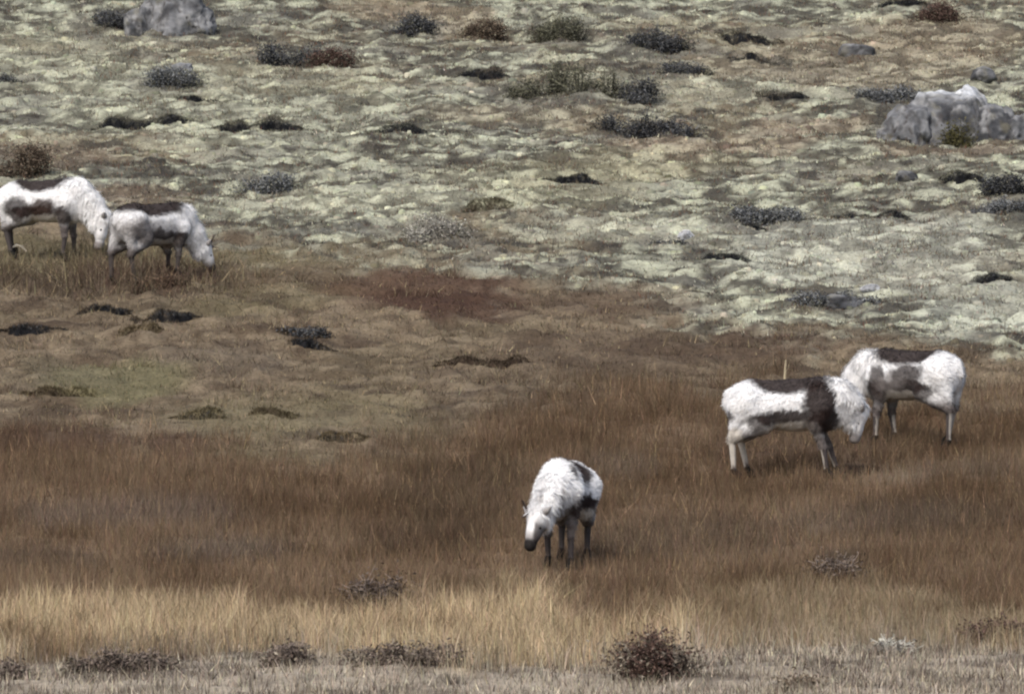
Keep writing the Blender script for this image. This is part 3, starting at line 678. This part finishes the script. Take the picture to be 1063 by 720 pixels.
def rock(name, label, px, row, wpx, hpx, seed, tone=1.0, cat='rock', lumps=None, sub=5, mossy=None, group=None, bury=.3, pale=.4):
    x0, y0, z0 = at_px(px, row); m = ppm(y0); a = wpx / m / 2; h = hpx / m; b = a * .75
    yc = y0 + b * .7; zc = float(ground(x0, yc)); root = empty(name, (x0, yc, zc))
    lumps = lumps or [(0, 0, 1, 1, 'stone')]
    for i, (ox, oy, sx, sz, nm) in enumerate(lumps):
        H = h * sz / (1 - 2 * bury + .68); V, F, cr = rock_mesh(a * sx, b * sx, H, seed + i * 13, sub)
        V = V + np.array([ox * a, oy * b, float(ground(x0 + ox * a, yc + oy * b)) - zc + H * (1 - bury * 2)])
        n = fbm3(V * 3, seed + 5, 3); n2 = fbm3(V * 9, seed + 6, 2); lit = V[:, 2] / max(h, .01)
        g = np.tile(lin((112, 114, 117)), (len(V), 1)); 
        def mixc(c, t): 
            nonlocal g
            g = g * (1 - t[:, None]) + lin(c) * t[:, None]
        mixc((66, 68, 72), sstep(-.1, .3, n)); mixc((150, 151, 152), sstep(.0, .4, n2) * .75); mixc((62, 62, 64), sstep(.1, .45, fbm3(V * 7 + 9, seed + 15, 3)) * .7); mixc((204, 208, 212), pale * sstep(.78, 1.05, lit + .3 * n)); mixc((70, 66, 66), (1 - sstep(0, .06, cr)) * .8)  # stone mottling, plus light from above painted pale on the tops
        mixc((112, 108, 88), .4 * sstep(.25, .5, fbm3(V * 6 + 4, seed + 8, 2)))
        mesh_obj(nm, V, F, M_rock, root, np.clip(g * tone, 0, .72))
    if mossy:
        r2 = np.random.default_rng(seed + 99); mx, mw, mz, N = mossy
        P = np.stack([r2.normal(mx * a, mw * a * .45, N), -b * .62 + r2.normal(0, .05, N), np.abs(r2.normal(0, mz * .55, N))], 1); P[:, 1] -= .12 * (1 - P[:, 2] / mz).clip(0, 1)
        P[:, 2] += ground(x0 + P[:, 0], yc + P[:, 1]) - zc
        lv, lf, lc = leaf_quads(P, r2.uniform(.012, .028, N), np.where(r2.uniform(0, 1, (N, 1)) < .6, lin((88, 85, 58)), lin((62, 60, 46))) * r2.lognormal(0, .2, N)[:, None], r2)
        tag(mesh_obj('moss', lv, lf, M_plant, root, lc, smooth=False), kind='stuff')
    tag(root, label, cat, group); return root

# rocks
rock('boulder', 'largest grey boulder with top painted pale as if lit and mossy hollow at the upper right', 985, 152, 146, 50, 41, 1.0, 'boulder',
     [(-.50, -.10, .52, .68, 'stone'), (-.12, .15, .62, 1.0, 'stone'), (.32, .25, .55, .95, 'stone'), (.66, .0, .46, .70, 'stone'), (1.0, -.05, .36, .50, 'stone'), (-.82, -.2, .22, .30, 'stone')], bury=.42, mossy=(.12, .24, .26, 1800), pale=.75)
rock('boulder', 'grey boulder with top painted pale as if lit at the top left edge of the picture', 172, 38, 100, 46, 61, 1.0, 'boulder', [(.1, 0, .7, 1.0, 'stone'), (-.5, 0, .42, .6, 'stone'), (.62, -.1, .42, .55, 'stone')], pale=.6)
rock('rock', 'small dark rock lying just behind the largest boulder', 1022, 92, 32, 12, 67, .75, sub=4)
rock('rock', 'small bright white stone among dark twigs on the lichen slope', 712, 249, 17, 9, 71, 2.6, sub=4, pale=.9)
rock('rock', 'pale stone on the right end of the grey stony patch', 905, 304, 24, 7, 73, 1.7, sub=4)
rock('rock', 'low grey stone at the left end of the grey stony patch', 838, 319, 46, 12, 79, .8, sub=4)
rock('rock', 'broad grey stone in the middle of the stony patch', 874, 321, 56, 14, 83, .75, sub=4)
rock('rock', 'flat pale stone inside the dark shrub at the upper left', 190, 78, 26, 8, 89, 1.2, sub=4)
rock('rock', 'small black pointed rock standing on pale lichen at the right', 941, 192, 24, 10, 97, .45, sub=4)
rock('rock', 'dark low rock near the top right, left of the reddish shrub', 888, 60, 42, 15, 101, .6, sub=4)

S = 300
def sh(*a, **k):
    global S
    S += 7; return shrub('dwarf_willow' if k.pop('w', True) else 'dwarf_birch', *a, S, **k)
sh('dark shrub against the left side of the top left boulder', 122, 30, 50, 18, 'dark')
sh('wide dark shrub pair below the top edge with reddish right end', 300, 70, 70, 28, 'dark')
sh('small reddish shrub at the right end of the wide dark shrub', 345, 75, 46, 26, 'red')
sh('dark grey shrub around a flat pale stone at the upper left', 176, 92, 54, 26, 'grey')
sh('round dark shrub standing alone above the left pair of reindeer', 279, 200, 50, 32, 'grey', dens=1.3)
sh('dark shrub at the top edge left of centre', 430, 36, 46, 24, 'dark')
sh('short brown tussock shrub to the right of the top centre dark shrub', 505, 40, 40, 20, 'brown')
sh('green grey shrub on the top edge right of centre', 580, 46, 44, 24, 'green')
sh('dark shrub in the upper right of centre, upper of two close together', 680, 58, 58, 24, 'dark')
sh('dark shrub in the upper right of centre, lower of two close together', 710, 82, 42, 20, 'dark')
sh('widest grey green shrub spreading over the upper centre', 585, 106, 112, 38, 'green', dens=1.1)
sh('dark shrub touching the right end of the widest grey green shrub', 662, 108, 42, 22, 'dark')
sh('low black shrub just below the widest grey green shrub', 673, 142, 92, 28, 'dark', dens=1.2)
sh('twiggy grey shrub sprawling left behind the largest boulder', 925, 106, 70, 18, 'grey')
sh('dark shrub cut by the right edge below the largest boulder', 1044, 204, 56, 24, 'dark')
sh('low grey shrub at the right edge, below the dark one', 1036, 224, 64, 18, 'grey')
sh('low dark grey shrub left of the reddish peat streak at the right', 795, 232, 78, 18, 'grey')
sh('silvery pale shrub in the left centre of the lichen slope', 449, 250, 50, 36, 'silver')
sh('dark twigs at the foot of the bright white stone', 697, 254, 30, 14, 'dark')
sh('grey shrub growing over the stony patch', 866, 321, 92, 20, 'grey', dens=.6)
sh('reddish shrub at the top right edge of the picture', 975, 26, 40, 20, 'red', w=False)
sh('small black shrub cut by the left picture edge near the top', 6, 88, 24, 14, 'dark')
sh('brown bare shrub behind the back of the leftmost reindeer', 22, 186, 60, 32, 'brown', w=False)
sh('reddish low shrub in front of the grazing left reindeer', 158, 306, 44, 24, 'rust', w=False)
sh('small dark shrub below the middle of the brown slope, beside a peat edge', 322, 350, 44, 14, 'dark')
sh('grey lichen covered shrub where brown heath meets straw grass', 390, 632, 52, 48, 'dusk', w=False, dens=.7)
sh('dark twig shrub on the border of the grass at the right', 872, 606, 46, 34, 'dusk', w=False, dens=.6)
sh('dark red shrub at the right edge of the grass belt', 1036, 664, 66, 30, 'red', w=False, dens=.8)
sh('largest pointed dark brown shrub in the front scrub', 676, 708, 44, 52, 'red', w=False, dens=1.5)
sh('small olive brown shrub at the bottom edge right of the pointed one', 832, 720, 36, 28, 'brown', w=False)
sh('grey brown shrub cut by the bottom left corner', 6, 708, 34, 30, 'dusk', w=False)
sh('leftmost grey brown shrub along the front of the grass', 108, 704, 50, 24, 'dusk', w=False)
sh('grey brown shrub in the front scrub, second from the left corner', 150, 702, 44, 22, 'dusk', w=False)
sh('tufted brownish shrub in the front scrub left of centre', 298, 698, 40, 26, 'dusk', w=False)
sh('low brownish shrub under the grey lichen covered shrub', 398, 698, 44, 24, 'dusk', w=False)
sh('domed grey shrub in the front scrub at the centre left', 460, 700, 46, 26, 'dusk', w=False)
sh('pale grey tuft in the scrub at the lower right', 925, 676, 44, 22, 'silver', w=False, dens=.7)

T = 700
def hm(*a, **k):
    global T
    T += 5; return hummock('peat_hummock', *a, T, **k)
hm('long black peat edge at the upper left of the lichen slope', 147, 133, 96, 11, 'brown', 'dark')
hm('dark reddish peat edge right of the long black one', 268, 140, 82, 13, 'red', 'dark')
hm('narrow black peat edge below the dark shrub with the flat stone', 205, 106, 40, 8, 'grey', 'dark')
hm('dark peat edge on the lichen slope left of centre', 410, 144, 60, 12, 'grey', 'dark')
hm('thin red brown peat edge left of the widest grey green shrub', 500, 84, 52, 9, 'red', 'dark')
hm('thin dark peat edge in the middle of the lichen slope', 590, 190, 70, 10, 'brown', 'dark')
hm('dark sided low hummock right of the silvery shrub', 508, 220, 48, 14, 'olive', 'brown')
hm('dark peat edge near the top, right of the dark shrub pair', 778, 44, 64, 11, 'brown', 'dark')
hm('black peat edge in the upper right, below the other one', 790, 68, 60, 15, 'grey', 'dark')
hm('small dark streak of peat left of the twiggy shrub', 812, 103, 50, 8, 'red', 'dark')
hm('dark peat edge at the top right left of the reddish shrub', 935, 12, 50, 9, 'brown', 'dark')
hm('dark reddish peat streak on the lichen at the right', 905, 230, 76, 12, 'red', 'dark')
hm('black peat edge at the right between rock and edge shrub', 1000, 194, 44, 9, 'brown', 'dark')
hm('dark hummock at the right edge above the right pair of reindeer', 1030, 298, 42, 12, 'grey', 'dark')
hm('black peat edge below the left pair of reindeer, left half', 108, 330, 50, 9, 'brown', 'dark')
hm('black peat edge below the left pair of reindeer, right half', 172, 336, 66, 11, 'brown', 'dark')
hm('black peat edge cut by the left picture edge', 26, 350, 76, 14, 'brown', 'dark')
hm('dark peat edge on the brown slope left of centre', 325, 364, 46, 9, 'brown', 'dark')
hm('dark peat edge in the centre of the brown slope', 500, 378, 90, 7, 'brown', 'brown')
hm('olive hummock on the brown slope at the left', 205, 438, 52, 20, 'olive', 'dark')
hm('lower olive hummock to the right of its neighbour', 282, 434, 48, 15, 'olive', 'brown')
hm('dark olive hummock at the upper border of the brown belt', 354, 464, 50, 20, 'olive', 'dark')
hm('faint olive hummock above the olive slope at the left', 145, 350, 40, 10, 'olive', 'brown')
hm('flat olive hummock cut by the grass at far left slope', 60, 412, 70, 16, 'olive', 'brown')
hm('dark flat hummock on the lichen slope in the right middle', 780, 236, 30, 8, 'grey', 'dark')
hm('grey hummock near the border of lichen and brown heath', 755, 275, 50, 11, 'grey', 'dark')

# a cast antler and a dead stalk
x0, y0, z0 = at_px(20, 270); r_ = empty('cast_antler', (x0, y0, z0), (0, 0, .3))
tv, tf = tube([(-.09, 0, .10), (-.04, 0, .13), (.03, -.01, .11), (.09, -.02, .05)], [.012, .020, .020, .012]); tv2, tf2 = tube([(.0, 0, .12), (.01, .04, .02), (.0, .06, -.02)], [.014, .012, .01])
mesh_obj('beam', tv, tf, M_horn, r_, np.tile(lin((214, 206, 190)), (len(tv), 1))); mesh_obj('tine', tv2, tf2, M_horn, r_, np.tile(lin((200, 190, 172)), (len(tv2), 1)))
tag(r_, 'small pale cast antler lying below the leftmost reindeer', 'antler')
x0, y0, z0 = at_px(814, 404); r_ = empty('dead_stalk', (x0, y0, z0))
tv, tf = tube([(0, 0, -.03), (.01, 0, .18), (.02, 0, .36)], [.014, .017, .008]); mesh_obj('stalk', tv, tf, M_horn, r_, np.tile(lin((178, 166, 138)), (len(tv), 1)))
tv, tf = tube([(.01, 0, .2), (.05, 0, .27), (.055, 0, .31)], [.008, .006, .003], 4); mesh_obj('side_twig', tv, tf, M_horn, r_, np.tile(lin((168, 154, 126)), (len(tv), 1)))
tag(r_, 'pale dead stalk sticking up behind the back of the white flanked reindeer', 'stalk')
